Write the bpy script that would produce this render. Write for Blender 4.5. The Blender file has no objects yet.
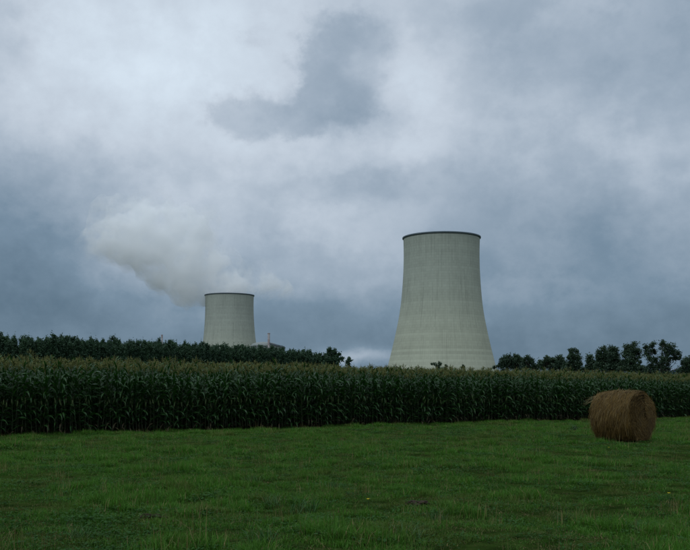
import bpy, bmesh, math, random
import numpy as np
from mathutils import Vector, Matrix, Euler, noise as mnoise

R = math.radians
rng = random.Random(7)
nrng = np.random.default_rng(7)
scene = bpy.context.scene
COL = scene.collection

# ------------------------------------------------------------------ camera
F, CX, HY, EYE = 980.0, 345.0, 396.0, 1.5      # focal length / horizon in photo pixels, eye height
cam_d = bpy.data.cameras.new('camera')
cam = bpy.data.objects.new('camera', cam_d)
COL.objects.link(cam)
cam.location = (0, 0, EYE)
cam.rotation_euler = (R(90), 0, 0)
cam_d.sensor_fit = 'HORIZONTAL'
cam_d.sensor_width = 36
cam_d.lens = F / 690 * 36
cam_d.shift_y = (HY - 275) / 690
cam_d.clip_start = 0.1
cam_d.clip_end = 30000
scene.camera = cam


def P(px, py, d):
    """point at depth d whose direction is the photo pixel (px, py)"""
    return Vector(((px - CX) / F * d, d, EYE + (HY - py) / F * d))


# ------------------------------------------------------------------ node helper
class NT:
    def __init__(self, tree):
        self.t = tree
        self.n = tree.nodes
        self.l = tree.links

    def node(self, typ, **kw):
        nd = self.n.new(typ)
        for k, v in kw.items():
            setattr(nd, k, v)
        return nd

    def put(self, sock, v):
        if hasattr(v, 'is_output'):
            self.l.new(v, sock)
        else:
            sock.default_value = v

    def m(self, op, a, b=None, c=None, clamp=False):
        nd = self.node('ShaderNodeMath', operation=op, use_clamp=clamp)
        for i, v in enumerate((a, b, c)):
            if v is not None:
                self.put(nd.inputs[i], v)
        return nd.outputs[0]

    def vm(self, op, a, b=None, out=0):
        nd = self.node('ShaderNodeVectorMath', operation=op)
        self.put(nd.inputs[0], a)
        if b is not None:
            self.put(nd.inputs[1], b)
        return nd.outputs[out]

    def xyz(self, x, y, z):
        nd = self.node('ShaderNodeCombineXYZ')
        for s, v in zip(nd.inputs, (x, y, z)):
            self.put(s, v)
        return nd.outputs[0]

    def sep(self, v):
        nd = self.node('ShaderNodeSeparateXYZ')
        self.put(nd.inputs[0], v)
        return nd.outputs

    def noise(self, vec, scale, detail=4, rough=.5, out='Fac', dist=0.0):
        nd = self.node('ShaderNodeTexNoise')
        self.put(nd.inputs['Vector'], vec)
        nd.inputs['Scale'].default_value = scale
        nd.inputs['Detail'].default_value = detail
        nd.inputs['Roughness'].default_value = rough
        nd.inputs['Distortion'].default_value = dist
        return nd.outputs[out]

    def ramp(self, fac, stops, interp='LINEAR'):
        nd = self.node('ShaderNodeValToRGB')
        nd.color_ramp.interpolation = interp
        el = nd.color_ramp.elements
        while len(el) < len(stops):
            el.new(.5)
        for e, (p, c) in zip(el, stops):
            e.position = p
            e.color = (*c, 1) if hasattr(c, '__len__') else (c, c, c, 1)
        self.put(nd.inputs[0], fac)
        return nd.outputs[0]

    def mix(self, fac, a, b, blend='MIX'):
        nd = self.node('ShaderNodeMix', data_type='RGBA', blend_type=blend)
        self.put(nd.inputs[0], fac)
        for s, v in ((nd.inputs[6], a), (nd.inputs[7], b)):
            self.put(s, v if hasattr(v, 'is_output') else (*v, 1))
        return nd.outputs[2]

    def smooth(self, v, lo, hi, a=0.0, b=1.0):
        nd = self.node('ShaderNodeMapRange', interpolation_type='SMOOTHSTEP')
        self.put(nd.inputs[0], v)
        for i, x in enumerate((lo, hi, a, b)):
            nd.inputs[i + 1].default_value = x
        return nd.outputs[0]


# ------------------------------------------------------------------ world: overcast sky
SUN_EL, SUN_AZ = 56, 215           # degrees; azimuth clockwise from +Y (behind the camera, a little left)
world = bpy.data.worlds.new('World')
scene.world = world
world.use_nodes = True
w = NT(world.node_tree)
w.n.clear()
sky = w.node('ShaderNodeTexSky', sky_type='NISHITA', sun_disc=False)
sky.sun_elevation = R(SUN_EL)
sky.sun_rotation = R(SUN_AZ)
sky.air_density = 1.0
sky.dust_density = 2.0
gen = w.node('ShaderNodeTexCoord').outputs['Generated']
d = w.vm('NORMALIZE', gen)
dx, dy, dz = w.sep(d)
az = w.m('MULTIPLY', w.m('ARCTAN2', dx, dy), F)          # azimuth and elevation of the sky direction
el = w.m('MULTIPLY', w.m('ARCSINE', dz), F)
p3 = w.vm('MULTIPLY', d, (1, 1, 1.25))
n1 = w.node('ShaderNodeTexNoise')
w.put(n1.inputs['Vector'], p3)
for k, v in (('Scale', 7.0), ('Detail', 9), ('Roughness', .58)):
    n1.inputs[k].default_value = v
n2 = w.node('ShaderNodeTexNoise')
w.put(n2.inputs['Vector'], w.vm('ADD', p3, (3.1, 7.7, 1.3)))
for k, v in (('Scale', 26.0), ('Detail', 7), ('Roughness', .62)):
    n2.inputs[k].default_value = v
warp1 = w.vm('MULTIPLY', w.vm('SUBTRACT', n1.outputs['Color'], (.5, .5, .5)), (150, 95, 0))
warp2 = w.vm('MULTIPLY', w.vm('SUBTRACT', n2.outputs['Color'], (.5, .5, .5)), (55, 45, 0))
uv0 = w.xyz(az, el, 0.0)
uv_s = w.vm('ADD', uv0, w.vm('MULTIPLY', warp1, (.55, .5, 0)))
uv_s = w.vm('ADD', uv_s, w.vm('MULTIPLY', warp2, (.5, .5, 0)))
uv_c = w.vm('ADD', w.vm('ADD', uv0, w.vm('MULTIPLY', warp1, (.28, .28, 0))), w.vm('MULTIPLY', warp2, (.8, .8, 0)))


def blob(uv, px, py, sx, sy):
    a = math.atan((px - CX) / F) * F
    e = math.atan((HY - py) / math.hypot(F, px - CX)) * F
    q = w.vm('MULTIPLY', w.vm('SUBTRACT', uv, (a, e, 0)), (1 / sx, 1 / sy, 0))
    return w.m('EXPONENT', w.m('MULTIPLY', w.vm('DOT_PRODUCT', q, q, out='Value'), -1.0))


elw = w.sep(uv_s)[1]
V = w.ramp(w.m('DIVIDE', elw, 1540.0),
           [(0.0, .475), (.035, .50), (.075, .57), (.13, .66), (.20, .71), (.30, .74), (.48, .87), (1.0, .96)])
for px, py, sx, sy, a in (
        (120, 70, 150, 85, .12), (225, 60, 60, 70, .05), (250, 150, 90, 30, .04), (420, 105, 50, 60, .075),
        (525, 15, 90, 60, -.06), (700, -10, 70, 60, -.10), (640, 70, 80, 60, -.025),
        (-10, 240, 75, 90, -.075), (60, 300, 110, 40, -.035), (0, 20, 40, 60, -.06),
        (320, 215, 110, 45, .055), (285, 275, 60, 30, .045), (330, 322, 70, 20, -.035),
        (352, 355, 62, 10, .15), (365, 262, 60, 38, .05), (385, 150, 60, 16, .03), (610, 330, 130, 45, -.035), (560, 190, 90, 60, -.015), (620, 150, 60, 26, .03),
        (520, 300, 60, 25, .03), (158, 240, 70, 48, .065), (272, 282, 34, 18, .04), (130, 300, 80, 20, -.025)):
    V = w.m('MULTIPLY_ADD', blob(uv_s, px, py, sx, sy), a, V)
# the darker ragged cloud in the upper middle
cm = None
for px, py, sx, sy, a in ((345, 48, 40, 36, 1.0), (332, 84, 36, 26, .7), (226, 118, 30, 20, .95), (280, 116, 46, 20, .85),
                          (252, 36, 22, 14, .5), (338, 112, 40, 20, .8), (385, 30, 24, 36, .35), (372, 96, 24, 18, .4), (300, 138, 70, 8, .3)):
    b = w.m('MULTIPLY', blob(uv_c, px, py, sx, sy), a)
    cm = b if cm is None else w.m('ADD', cm, b)
# a lower, fainter grey layer behind it
cm2 = None
for px, py, sx, sy, a in ((290, 196, 46, 14, .8), (365, 186, 60, 18, .9), (440, 176, 60, 24, .7), (530, 205, 80, 34, .8), (620, 245, 80, 40, .8),
                          (40, 190, 60, 30, .5), (560, 60, 90, 40, .8)):
    b = w.m('MULTIPLY', blob(uv_c, px, py, sx, sy), a)
    cm2 = b if cm2 is None else w.m('ADD', cm2, b)
n3 = w.node('ShaderNodeTexNoise')
w.put(n3.inputs['Vector'], w.vm('ADD', p3, (9.3, 2.2, 5.1)))
for k, v in (('Scale', 15.0), ('Detail', 9), ('Roughness', .6)):
    n3.inputs[k].default_value = v
nz = w.m('MULTIPLY_ADD', w.m('SUBTRACT', n2.outputs['Fac'], .5), 1.15, w.m('MULTIPLY', w.m('SUBTRACT', n3.outputs['Fac'], .5), 1.0))
n4 = w.noise(w.vm('ADD', p3, (1.7, 4.4, 8.2)), 48.0, 6, .6)
nz = w.m('MULTIPLY_ADD', w.m('SUBTRACT', n4, .5), .75, nz)
cmask = w.smooth(w.m('ADD', cm, nz), .18, 1.0)
V = w.m('MULTIPLY_ADD', cmask, -.095, V)
cmask2 = w.smooth(w.m('ADD', cm2, nz), .25, .95)
V = w.m('MULTIPLY_ADD', cmask2, -.036, V)
# soft lumps of the cloud deck
V = w.m('MULTIPLY_ADD', w.smooth(n3.outputs['Fac'], .42, .62), .018, V)
# broad and fine structure everywhere
V = w.m('MULTIPLY_ADD', w.m('SUBTRACT', n1.outputs['Fac'], .5), .13, V)
V = w.m('MULTIPLY_ADD', w.m('SUBTRACT', n2.outputs['Fac'], .5), .065, V)
V = w.m('MULTIPLY_ADD', w.m('SUBTRACT', n3.outputs['Fac'], .5), .085, V)
cloud = w.ramp(V, [(.30, (.040, .078, .118)), (.42, (.086, .146, .208)), (.55, (.182, .264, .352)),
                   (.66, (.352, .432, .526)), (.76, (.555, .630, .722)), (.88, (.73, .84, .945)), (.98, (.95, 1.08, 1.20))])
skyc = w.vm('MULTIPLY', sky.outputs[0], (.08, .08, .08))
bg = w.node('ShaderNodeBackground')
w.put(bg.inputs['Color'], w.mix(.95, skyc, cloud))
bg.inputs['Strength'].default_value = 1.0
w.l.new(bg.outputs[0], w.node('ShaderNodeOutputWorld').inputs['Surface'])

sun_d = bpy.data.lights.new('sun', 'SUN')
sun_d.energy = 1.3
sun_d.angle = R(40)
sun_d.color = (.85, .93, 1.0)
sun = bpy.data.objects.new('sun', sun_d)
COL.objects.link(sun)
sdir = Vector((math.sin(R(SUN_AZ)) * math.cos(R(SUN_EL)), math.cos(R(SUN_AZ)) * math.cos(R(SUN_EL)), math.sin(R(SUN_EL))))
sun.rotation_euler = sdir.to_track_quat('Z', 'Y').to_euler()
sun.location = (0, -20, 60)

vs = scene.view_settings
vs.view_transform = 'Standard'
vs.look = 'None'
vs.exposure = 0.0
vs.gamma = 1.0
vs.use_curve_mapping = False
scene.cycles.use_denoising = True
scene.cycles.max_bounces = 10
scene.cycles.diffuse_bounces = 3
scene.cycles.transparent_max_bounces = 12
scene.cycles.volume_bounces = 28
scene.cycles.max_bounces = 30


# ------------------------------------------------------------------ materials
def material(name):
    mt = bpy.data.materials.new(name)
    mt.use_nodes = True
    t = NT(mt.node_tree)
    t.n.clear()
    out = t.node('ShaderNodeOutputMaterial')
    return mt, t, out


def principled(t, out, color, rough=.8, spec=.3, bump=None, bump_d=.02, bump_s=.5, metal=0):
    b = t.node('ShaderNodeBsdfPrincipled')
    t.put(b.inputs['Base Color'], color if hasattr(color, 'is_output') else (*color, 1))
    t.put(b.inputs['Roughness'], rough)
    b.inputs['Specular IOR Level'].default_value = spec
    b.inputs['Metallic'].default_value = metal
    if bump is not None:
        bn = t.node('ShaderNodeBump')
        bn.inputs['Strength'].default_value = bump_s
        bn.inputs['Distance'].default_value = bump_d
        t.put(bn.inputs['Height'], bump)
        t.l.new(bn.outputs[0], b.inputs['Normal'])
    t.l.new(b.outputs[0], out.inputs['Surface'])
    return b


def leafy(name, dark, light, rough=.5, trans=.3, spec=.35, nscale=2.0, inst=None, rand=.5, island=0.0):
    """leaf material: colour varies from object to object and along the plant"""
    mt, t, out = material(name)
    pos = t.node('ShaderNodeTexCoord').outputs['Object']
    f = t.noise(pos, nscale, 3)
    f = t.smooth(f, .3, .7)
    oi = t.node('ShaderNodeObjectInfo').outputs['Random']
    f = t.m('ADD', t.m('MULTIPLY', f, 1 - rand), t.m('MULTIPLY', oi, rand))
    if inst:
        at = t.node('ShaderNodeAttribute', attribute_type='INSTANCER', attribute_name=inst)
        f = t.m('ADD', t.m('MULTIPLY', f, .45), t.m('MULTIPLY', at.outputs['Fac'], .55))
    if island:
        gi = t.node('ShaderNodeNewGeometry').outputs['Random Per Island']
        f = t.m('ADD', t.m('MULTIPLY', f, 1 - island), t.m('MULTIPLY', gi, island), clamp=True)
    colr = t.mix(f, dark, light)
    if inst and name == 'grass':
        dr = t.node('ShaderNodeAttribute', attribute_type='INSTANCER', attribute_name='dry')
        colr = t.mix(t.m('MULTIPLY', dr.outputs['Fac'], .45), colr, (.085, .082, .026))
    b = t.node('ShaderNodeBsdfPrincipled')
    t.put(b.inputs['Base Color'], colr)
    b.inputs['Roughness'].default_value = rough
    b.inputs['Specular IOR Level'].default_value = spec
    tr = t.node('ShaderNodeBsdfTranslucent')
    t.put(tr.inputs[0], t.vm('MULTIPLY', colr, (1.15, 1.3, .7)))
    ms = t.node('ShaderNodeMixShader')
    ms.inputs[0].default_value = trans
    t.l.new(b.outputs[0], ms.inputs[1])
    t.l.new(tr.outputs[0], ms.inputs[2])
    t.l.new(ms.outputs[0], out.inputs['Surface'])
    return mt


M = {}
M['corn_leaf'] = leafy('corn_leaf', (.008, .036, .009), (.026, .074, .014), rough=.45, spec=.28, trans=.25, nscale=1.2)
M['corn_dry'] = leafy('corn_dry_leaf', (.030, .026, .010), (.06, .05, .02), rough=.7, trans=.2)
M['corn_stalk'] = leafy('corn_stalk', (.012, .024, .007), (.030, .036, .011), rough=.5, trans=0)
M['tassel'] = leafy('tassel', (.080, .096, .023), (.155, .150, .040), rough=.8, trans=.2)
M['ear'] = leafy('ear_husk', (.06, .10, .03), (.10, .14, .045), rough=.6, trans=.1)
M['silk'] = leafy('ear_silk', (.07, .03, .012), (.12, .055, .02), rough=.8, trans=.1)
M['grass'] = leafy('grass', (.003, .032, .003), (.078, .190, .024), rough=.7, spec=.12, trans=.3, nscale=.7, inst='tint', rand=.2, island=.4)
M['grass_dry'] = leafy('grass_dry', (.055, .042, .014), (.20, .165, .062), rough=.8, trans=.2, inst='tint', island=.5)
M['herb'] = leafy('herb', (.010, .042, .008), (.038, .095, .020), rough=.75, spec=.08, trans=.25, inst='tint', island=.4)
M['grass_blue'] = leafy('grass_coarse', (.022, .070, .018), (.070, .135, .045), rough=.6, spec=.15, trans=.25)
M['weed'] = leafy('weed', (.018, .042, .013), (.030, .065, .018), rough=.6, trans=.2)
M['poplar'] = leafy('poplar_leaf', (.018, .050, .027), (.038, .082, .040), rough=.6, trans=.25, nscale=.35)
M['broad'] = leafy('broad_leaf', (.017, .042, .022), (.034, .066, .031), rough=.6, trans=.22, nscale=.3)
M['straw'] = leafy('straw', (.030, .015, .002), (.195, .115, .021), rough=.75, trans=.1, nscale=5, island=.6)
M['straw_pale'] = leafy('straw_pale', (.13, .095, .036), (.23, .175, .075), rough=.7, trans=.1)

mt, t, out = material('bark')
principled(t, out, t.ramp(t.noise(t.node('ShaderNodeTexCoord').outputs['Object'], 6, 5), [(.3, (.035, .030, .022)), (.7, (.09, .078, .06))]), .9)
M['bark'] = mt

mt, t, out = material('bale_core')
po = t.node('ShaderNodeTexCoord').outputs['Object']
sx, sy, sz = t.sep(po)
ang = t.m('ARCTAN2', sz, sy)
rad = t.m('SQRT', t.m('ADD', t.m('MULTIPLY', sy, sy), t.m('MULTIPLY', sz, sz)))
cv = t.xyz(t.m('MULTIPLY', sx, 40.0), t.m('MULTIPLY', ang, 3.0), t.m('MULTIPLY', rad, 34.0))
nb = t.noise(cv, 1.0, 6, .65)
principled(t, out, t.ramp(nb, [(.25, (.008, .004, .001)), (.5, (.028, .016, .004)), (.75, (.075, .047, .013))]), .95, .1,
           bump=nb, bump_d=.03, bump_s=.9)
M['bale_core'] = mt

mt, t, out = material('twine')
principled(t, out, (.13, .10, .045), .8)
M['twine'] = mt

mt, t, out = material('ground')
pos = t.node('ShaderNodeNewGeometry').outputs['Position']
a = t.noise(pos, .22, 4)
b = t.noise(pos, 2.6, 6, .65)
c = t.noise(pos, 30, 4, .7)
g = t.mix(t.smooth(b, .35, .65), (.010, .020, .004), (.022, .042, .008))
g = t.mix(t.smooth(t.m('ADD', t.m('MULTIPLY', a, .4), t.m('MULTIPLY', b, .6)), .52, .68), g, (.036, .028, .012))
g = t.mix(t.m('MULTIPLY', t.smooth(c, .5, .7), .5), g, (.014, .016, .007))
principled(t, out, g, .95, 0.0, bump=t.m('ADD', b, t.m('MULTIPLY', c, .3)), bump_d=.05, bump_s=.8)
M['ground'] = mt

mt, t, out = material('field_soil')
pos = t.node('ShaderNodeNewGeometry').outputs['Position']
b = t.noise(pos, 8, 6, .65)
principled(t, out, t.ramp(b, [(.3, (.016, .012, .008)), (.7, (.042, .032, .021))]), .95, .1, bump=b, bump_d=.05)
M['soil'] = mt


def concrete(name, c_hi, c_lo, seed):
    mt, t, out = material(name)
    po = t.node('ShaderNodeTexCoord').outputs['Object']
    x, y, z = t.sep(po)
    th = t.m('ARCTAN2', x, y)
    rib_n = 26.0                                     # formwork panels per radian
    lift = 2.9                                       # metres per concrete lift
    col_i = t.m('FLOOR', t.m('MULTIPLY', th, rib_n))
    lif_i = t.m('FLOOR', t.m('DIVIDE', z, lift))
    wn = t.node('ShaderNodeTexWhiteNoise', noise_dimensions='2D')
    t.put(wn.inputs['Vector'], t.xyz(col_i, lif_i, seed))
    wl = t.node('ShaderNodeTexWhiteNoise', noise_dimensions='1D')
    t.put(wl.inputs['W'], t.m('ADD', lif_i, seed))
    streak = t.noise(t.xyz(t.m('MULTIPLY', th, 34.0), t.m('MULTIPLY', z, .014), seed), 1.0, 5, .6)
    fine = t.noise(t.xyz(t.m('MULTIPLY', th, 140.0), t.m('MULTIPLY', z, .03), seed + 4), 1.0, 3, .6)
    broad = t.noise(t.xyz(t.m('MULTIPLY', th, 3.0), t.m('MULTIPLY', z, .028), seed + 9), 1.0, 4, .5)
    smudge = t.noise(po, .045, 6, .65)
    zz = t.m('DIVIDE', z, 178.0)
    base = t.mix(t.smooth(zz, .28, .85), c_lo, c_hi)
    v = t.m('ADD', 1.0, t.m('MULTIPLY', t.m('SUBTRACT', wn.outputs['Value'], .5), .085))
    v = t.m('MULTIPLY_ADD', t.m('SUBTRACT', wl.outputs['Value'], .5), t.smooth(zz, .25, .7, .15, .07), v)
    v = t.m('MULTIPLY_ADD', t.m('SUBTRACT', broad, .5), .22, v)
    v = t.m('MULTIPLY_ADD', t.m('SUBTRACT', smudge, .5), .16, v)
    st = t.m('MULTIPLY', t.smooth(streak, .50, .76), t.smooth(zz, .10, .75, .35, 1.0))
    v = t.m('MULTIPLY_ADD', st, -.28, v)
    v = t.m('MULTIPLY_ADD', t.smooth(fine, .50, .72), -.12, v)
    # seams between panels and lifts
    fr = t.m('FRACT', t.m('MULTIPLY', th, rib_n))
    seam = t.m('LESS_THAN', fr, .16)
    fl = t.m('FRACT', t.m('DIVIDE', z, lift))
    seam2 = t.m('LESS_THAN', fl, .12)
    v = t.m('MULTIPLY_ADD', seam, -.09, v)
    v = t.m('MULTIPLY_ADD', seam2, -.09, v)
    nd = t.vm('SCALE', base)
    sc = nd.node
    t.put(sc.inputs['Scale'], v)
    principled(t, out, nd, .9, .2)
    return mt


M['concrete_a'] = concrete('tower_concrete', (.325, .352, .292), (.350, .366, .280), 2.0)
M['concrete_b'] = concrete('tower_concrete_far', (.335, .360, .308), (.350, .368, .290), 17.0)
for nm, c, rg in (('rim_dark', (.10, .13, .145), .7), ('stack_white', (.42, .38, .37), .6), ('stack_red', (.32, .26, .25), .6),
                  ('hall_pale', (.18, .20, .19), .7), ('hall_roof', (.10, .12, .14), .6), ('blue_sheet', (.06, .11, .18), .6),
                  ('shed_roof', (.13, .16, .20), .6), ('louvre', (.06, .07, .08), .6), ('petal', (.75, .58, .02), .6),
                  ('galv', (.35, .36, .36), .5)):
    mt, t, out = material(nm)
    nn = t.noise(t.node('ShaderNodeTexCoord').outputs['Object'], .4, 5, .6)
    principled(t, out, t.mix(t.m('MULTIPLY', t.smooth(nn, .4, .7), .35), c, tuple(x * .65 for x in c)), rg, .3)
    M[nm] = mt


# ------------------------------------------------------------------ object helpers
def mesh(name, verts, faces, mats, fmat=None, smooth=False):
    me = bpy.data.meshes.new(name)
    me.from_pydata([tuple(v) for v in verts], [], faces)
    for m_ in (mats if isinstance(mats, (list, tuple)) else [mats]):
        me.materials.append(m_)
    if fmat is not None:
        me.polygons.foreach_set('material_index', np.asarray(fmat, dtype=np.int32))
    if smooth:
        me.polygons.foreach_set('use_smooth', np.ones(len(me.polygons), dtype=bool))
    me.update()
    return me


def ob(name, data, parent=None, loc=None, rot=None, scale=None):
    o = bpy.data.objects.new(name, data)
    COL.objects.link(o)
    if parent is not None:
        o.parent = parent
    if loc is not None:
        o.location = loc
    if rot is not None:
        o.rotation_euler = rot
    if scale is not None:
        o.scale = scale
    return o


def tag(o, label=None, cat=None, group=None, kind=None):
    for k, v in (('label', label), ('category', cat), ('group', group), ('kind', kind)):
        if v:
            o[k] = v
    return o


class MB:
    """mesh collector"""
    def __init__(self):
        self.v, self.f, self.m = [], [], []

    def add(self, verts, faces, mi=0):
        k = len(self.v)
        self.v += [tuple(p) for p in verts]
        self.f += [tuple(i + k for i in f) for f in faces]
        self.m += [mi] * len(faces)

    def tube(self, pts, rads, n=6, mi=0, cap=True):
        pts = [Vector(p) for p in pts]
        vs_, fs = [], []
        for i, p in enumerate(pts):
            tdir = (pts[min(i + 1, len(pts) - 1)] - pts[max(i - 1, 0)]).normalized()
            a = tdir.orthogonal().normalized() if abs(tdir.z) < .9 else Vector((1, 0, 0)) - tdir * tdir.x
            a.normalize()
            b = tdir.cross(a)
            for k in range(n):
                th = 2 * math.pi * k / n
                vs_.append(p + (a * math.cos(th) + b * math.sin(th)) * rads[i])
        for i in range(len(pts) - 1):
            for k in range(n):
                fs.append((i * n + k, i * n + (k + 1) % n, (i + 1) * n + (k + 1) % n, (i + 1) * n + k))
        if cap:
            fs.append(tuple(range(n))[::-1])
            fs.append(tuple((len(pts) - 1) * n + k for k in range(n)))
        self.add(vs_, fs, mi)

    def box(self, lo, hi, mi=0):
        x0, y0, z0 = lo
        x1, y1, z1 = hi
        self.add([(x0, y0, z0), (x1, y0, z0), (x1, y1, z0), (x0, y1, z0), (x0, y0, z1), (x1, y0, z1), (x1, y1, z1), (x0, y1, z1)],
                 [(3, 2, 1, 0), (4, 5, 6, 7), (0, 1, 5, 4), (1, 2, 6, 5), (2, 3, 7, 6), (3, 0, 4, 7)], mi)

    def lathe(self, prof, n=32, mi=0):
        vs_, fs = [], []
        for r, z in prof:
            for k in range(n):
                th = 2 * math.pi * k / n
                vs_.append((r * math.sin(th), r * math.cos(th), z))
        for i in range(len(prof) - 1):
            for k in range(n):
                fs.append((i * n + k, (i + 1) * n + k, (i + 1) * n + (k + 1) % n, i * n + (k + 1) % n))
        self.add(vs_, fs, mi)

    def mesh(self, name, mats, smooth=False):
        return mesh(name, self.v, self.f, mats, self.m, smooth)


def gn_instances(name, protos, pos, rot, scl, idx, attrs=None):
    """one stuff object: points that carry instances of the proto meshes"""
    pc = bpy.data.collections.new(name + '_kinds')
    for i, me in enumerate(protos):
        po_ = bpy.data.objects.new(f'{name}_kind_{i:02d}', me)
        pc.objects.link(po_)
    me = bpy.data.meshes.new(name)
    me.vertices.add(len(pos))
    me.vertices.foreach_set('co', np.asarray(pos, dtype=np.float32).ravel())
    for nm, typ, arr, key in (('rot', 'FLOAT_VECTOR', rot, 'vector'), ('scl', 'FLOAT_VECTOR', scl, 'vector'), ('idx', 'INT', idx, 'value')):
        at = me.attributes.new(nm, typ, 'POINT')
        at.data.foreach_set(key, np.asarray(arr, dtype=np.int32 if typ == 'INT' else np.float32).ravel())
    for nm, arr in (attrs or {}).items():
        at = me.attributes.new(nm, 'FLOAT', 'POINT')
        at.data.foreach_set('value', np.asarray(arr, dtype=np.float32).ravel())
    o = ob(name, me)
    ng = bpy.data.node_groups.new(name + '_scatter', 'GeometryNodeTree')
    ng.interface.new_socket('Geometry', in_out='INPUT', socket_type='NodeSocketGeometry')
    ng.interface.new_socket('Geometry', in_out='OUTPUT', socket_type='NodeSocketGeometry')
    N, L = ng.nodes, ng.links
    gi, go = N.new('NodeGroupInput'), N.new('NodeGroupOutput')
    ci = N.new('GeometryNodeCollectionInfo')
    ci.inputs['Collection'].default_value = pc
    ci.inputs['Separate Children'].default_value = True
    ci.inputs['Reset Children'].default_value = True
    ip = N.new('GeometryNodeInstanceOnPoints')
    ip.inputs['Pick Instance'].default_value = True

    def named(nm, typ):
        nd = N.new('GeometryNodeInputNamedAttribute')
        nd.data_type = typ
        nd.inputs['Name'].default_value = nm
        return nd.outputs['Attribute']
    e2r = N.new('FunctionNodeEulerToRotation')
    L.new(named('rot', 'FLOAT_VECTOR'), e2r.inputs[0])
    L.new(gi.outputs[0], ip.inputs['Points'])
    L.new(ci.outputs[0], ip.inputs['Instance'])
    L.new(named('idx', 'INT'), ip.inputs['Instance Index'])
    L.new(e2r.outputs[0], ip.inputs['Rotation'])
    L.new(named('scl', 'FLOAT_VECTOR'), ip.inputs['Scale'])
    L.new(ip.outputs[0], go.inputs[0])
    md = o.modifiers.new('scatter', 'NODES')
    md.node_group = ng
    return o


# ------------------------------------------------------------------ ground
def gz(x, y):
    """gentle unevenness of the meadow"""
    return (.045 * np.sin(x * .43 + 1.1) * np.sin(y * .31 + .4) + .03 * np.sin(x * .9 + y * .7) * np.sin(y * 1.1 - x * .3 + 2)
            + .022 * np.sin(x * 2.3 + .5 * y) * np.sin(y * 1.7 + .6 * np.sin(x)))


near = np.arange(-60, 60.01, .6)
far = np.array([80, 120, 200, 400, 900, 2000, 5000, 12000.0])
gx = np.concatenate([-far[::-1], near, far])
gy = np.concatenate([-far[::-1], near + 30, far + 40])
GX, GY = np.meshgrid(gx, gy)
fade = np.clip((90 - np.hypot(GX, GY - 30)) / 40, 0, 1)
GZ = gz(GX, GY) * fade
nx_, ny_ = len(gx), len(gy)
gv = np.stack([GX.ravel(), GY.ravel(), GZ.ravel()], 1)
gf = [(j * nx_ + i, j * nx_ + i + 1, (j + 1) * nx_ + i + 1, (j + 1) * nx_ + i) for j in range(ny_ - 1) for i in range(nx_ - 1)]
ground = ob('ground', mesh('ground', gv, gf, M['ground'], smooth=True))
tag(ground, 'dark green meadow ground running to the horizon', kind='structure')

# corn field frame: the near edge runs through (0, 47.6) away to the right
E0 = Vector((0, 47.6, 0))
EU = Vector((.7630, .6465, 0))
EN = Vector((-.6465, .7630, 0))


def field(s, n_):
    return E0.x + EU.x * s + EN.x * n_, E0.y + EU.y * s + EN.y * n_


sg, ng_ = np.meshgrid(np.arange(-40, 101, 2.0), np.arange(-.3, 33, 1.5))
fx, fy = field(sg, ng_)
fz = gz(fx, fy) * np.clip((90 - np.hypot(fx, fy - 30)) / 40, 0, 1) + .03
k_ = sg.shape[1]
soil = ob('field_soil', mesh('field_soil', np.stack([fx.ravel(), fy.ravel(), fz.ravel()], 1),
                             [(j * k_ + i, j * k_ + i + 1, (j + 1) * k_ + i + 1, (j + 1) * k_ + i)
                              for j in range(sg.shape[0] - 1) for i in range(k_ - 1)], M['soil'], smooth=True))
tag(soil, 'bare brown soil under the corn', kind='structure')

# ------------------------------------------------------------------ cooling towers
PX_M = 1097 / F                      # metres per photo pixel at the nearer tower
prof_px = [(64, 396), (59.5, 385), (55.6, 373), (52.4, 361), (48.9, 347), (45.6, 332.5), (42.6, 318), (40.4, 303), (38.9, 286),
           (38.0, 270), (37.7, 258), (37.8, 247), (38.1, 238.5)]
prof = [(r * PX_M, EYE + (HY - y) * PX_M) for r, y in prof_px]
prof[0] = (prof[0][0], 0.0)


def smooth_prof(pr, n):
    zs = [p[1] for p in pr]
    rs = [p[0] for p in pr]
    zz = np.linspace(zs[0], zs[-1], n)
    rr = np.interp(zz, zs, rs)
    for _ in range(4):
        rr[1:-1] = (rr[:-2] + rr[1:-1] * 2 + rr[2:]) / 4
    return list(zip(rr, zz))


def cooling_tower(loc, rot, mat, label):
    root = ob('cooling_tower', None, loc=loc, rot=(0, 0, rot))
    tag(root, label, 'cooling tower', 'concrete cooling towers')
    pr = smooth_prof(prof, 62)
    rt, zt = pr[-1]
    mb = MB()
    mb.lathe(pr + [(rt - .5, zt)] + [(r - .5, z) for r, z in pr[::-1]], 192)
    ob('shell', mb.mesh('tower_shell', mat, True), root)
    rb = MB()
    rb.lathe([(rt + .003, zt - 1.0), (rt + 1.1, zt - .2), (rt + 1.1, zt + .1), (rt - .6, zt + .1)], 192)
    walk = ob('rim_walkway', rb.mesh('rim_walkway', M['rim_dark']), root)
    rl = MB()
    rl.lathe([(rt + .9, zt + .104), (rt + 1.1, zt + .104), (rt + 1.1, zt + 1.0), (rt + .9, zt + 1.0), (rt + .9, zt + .104)], 192)
    ob('parapet', rl.mesh('parapet', M['rim_dark']), walk)
    return root


cooling_tower(((441.5 - CX) / F * 1097, 1097, 0), 0.3, M['concrete_a'],
              'larger nearer concrete cooling tower right of centre, no steam above it')
T2D = 1724
T2 = Vector(((229.5 - CX) / F * T2D, T2D, 0))
cooling_tower(T2, 2.1, M['concrete_b'], 'smaller farther concrete cooling tower behind the tree strip, steam drifting from its top')


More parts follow.
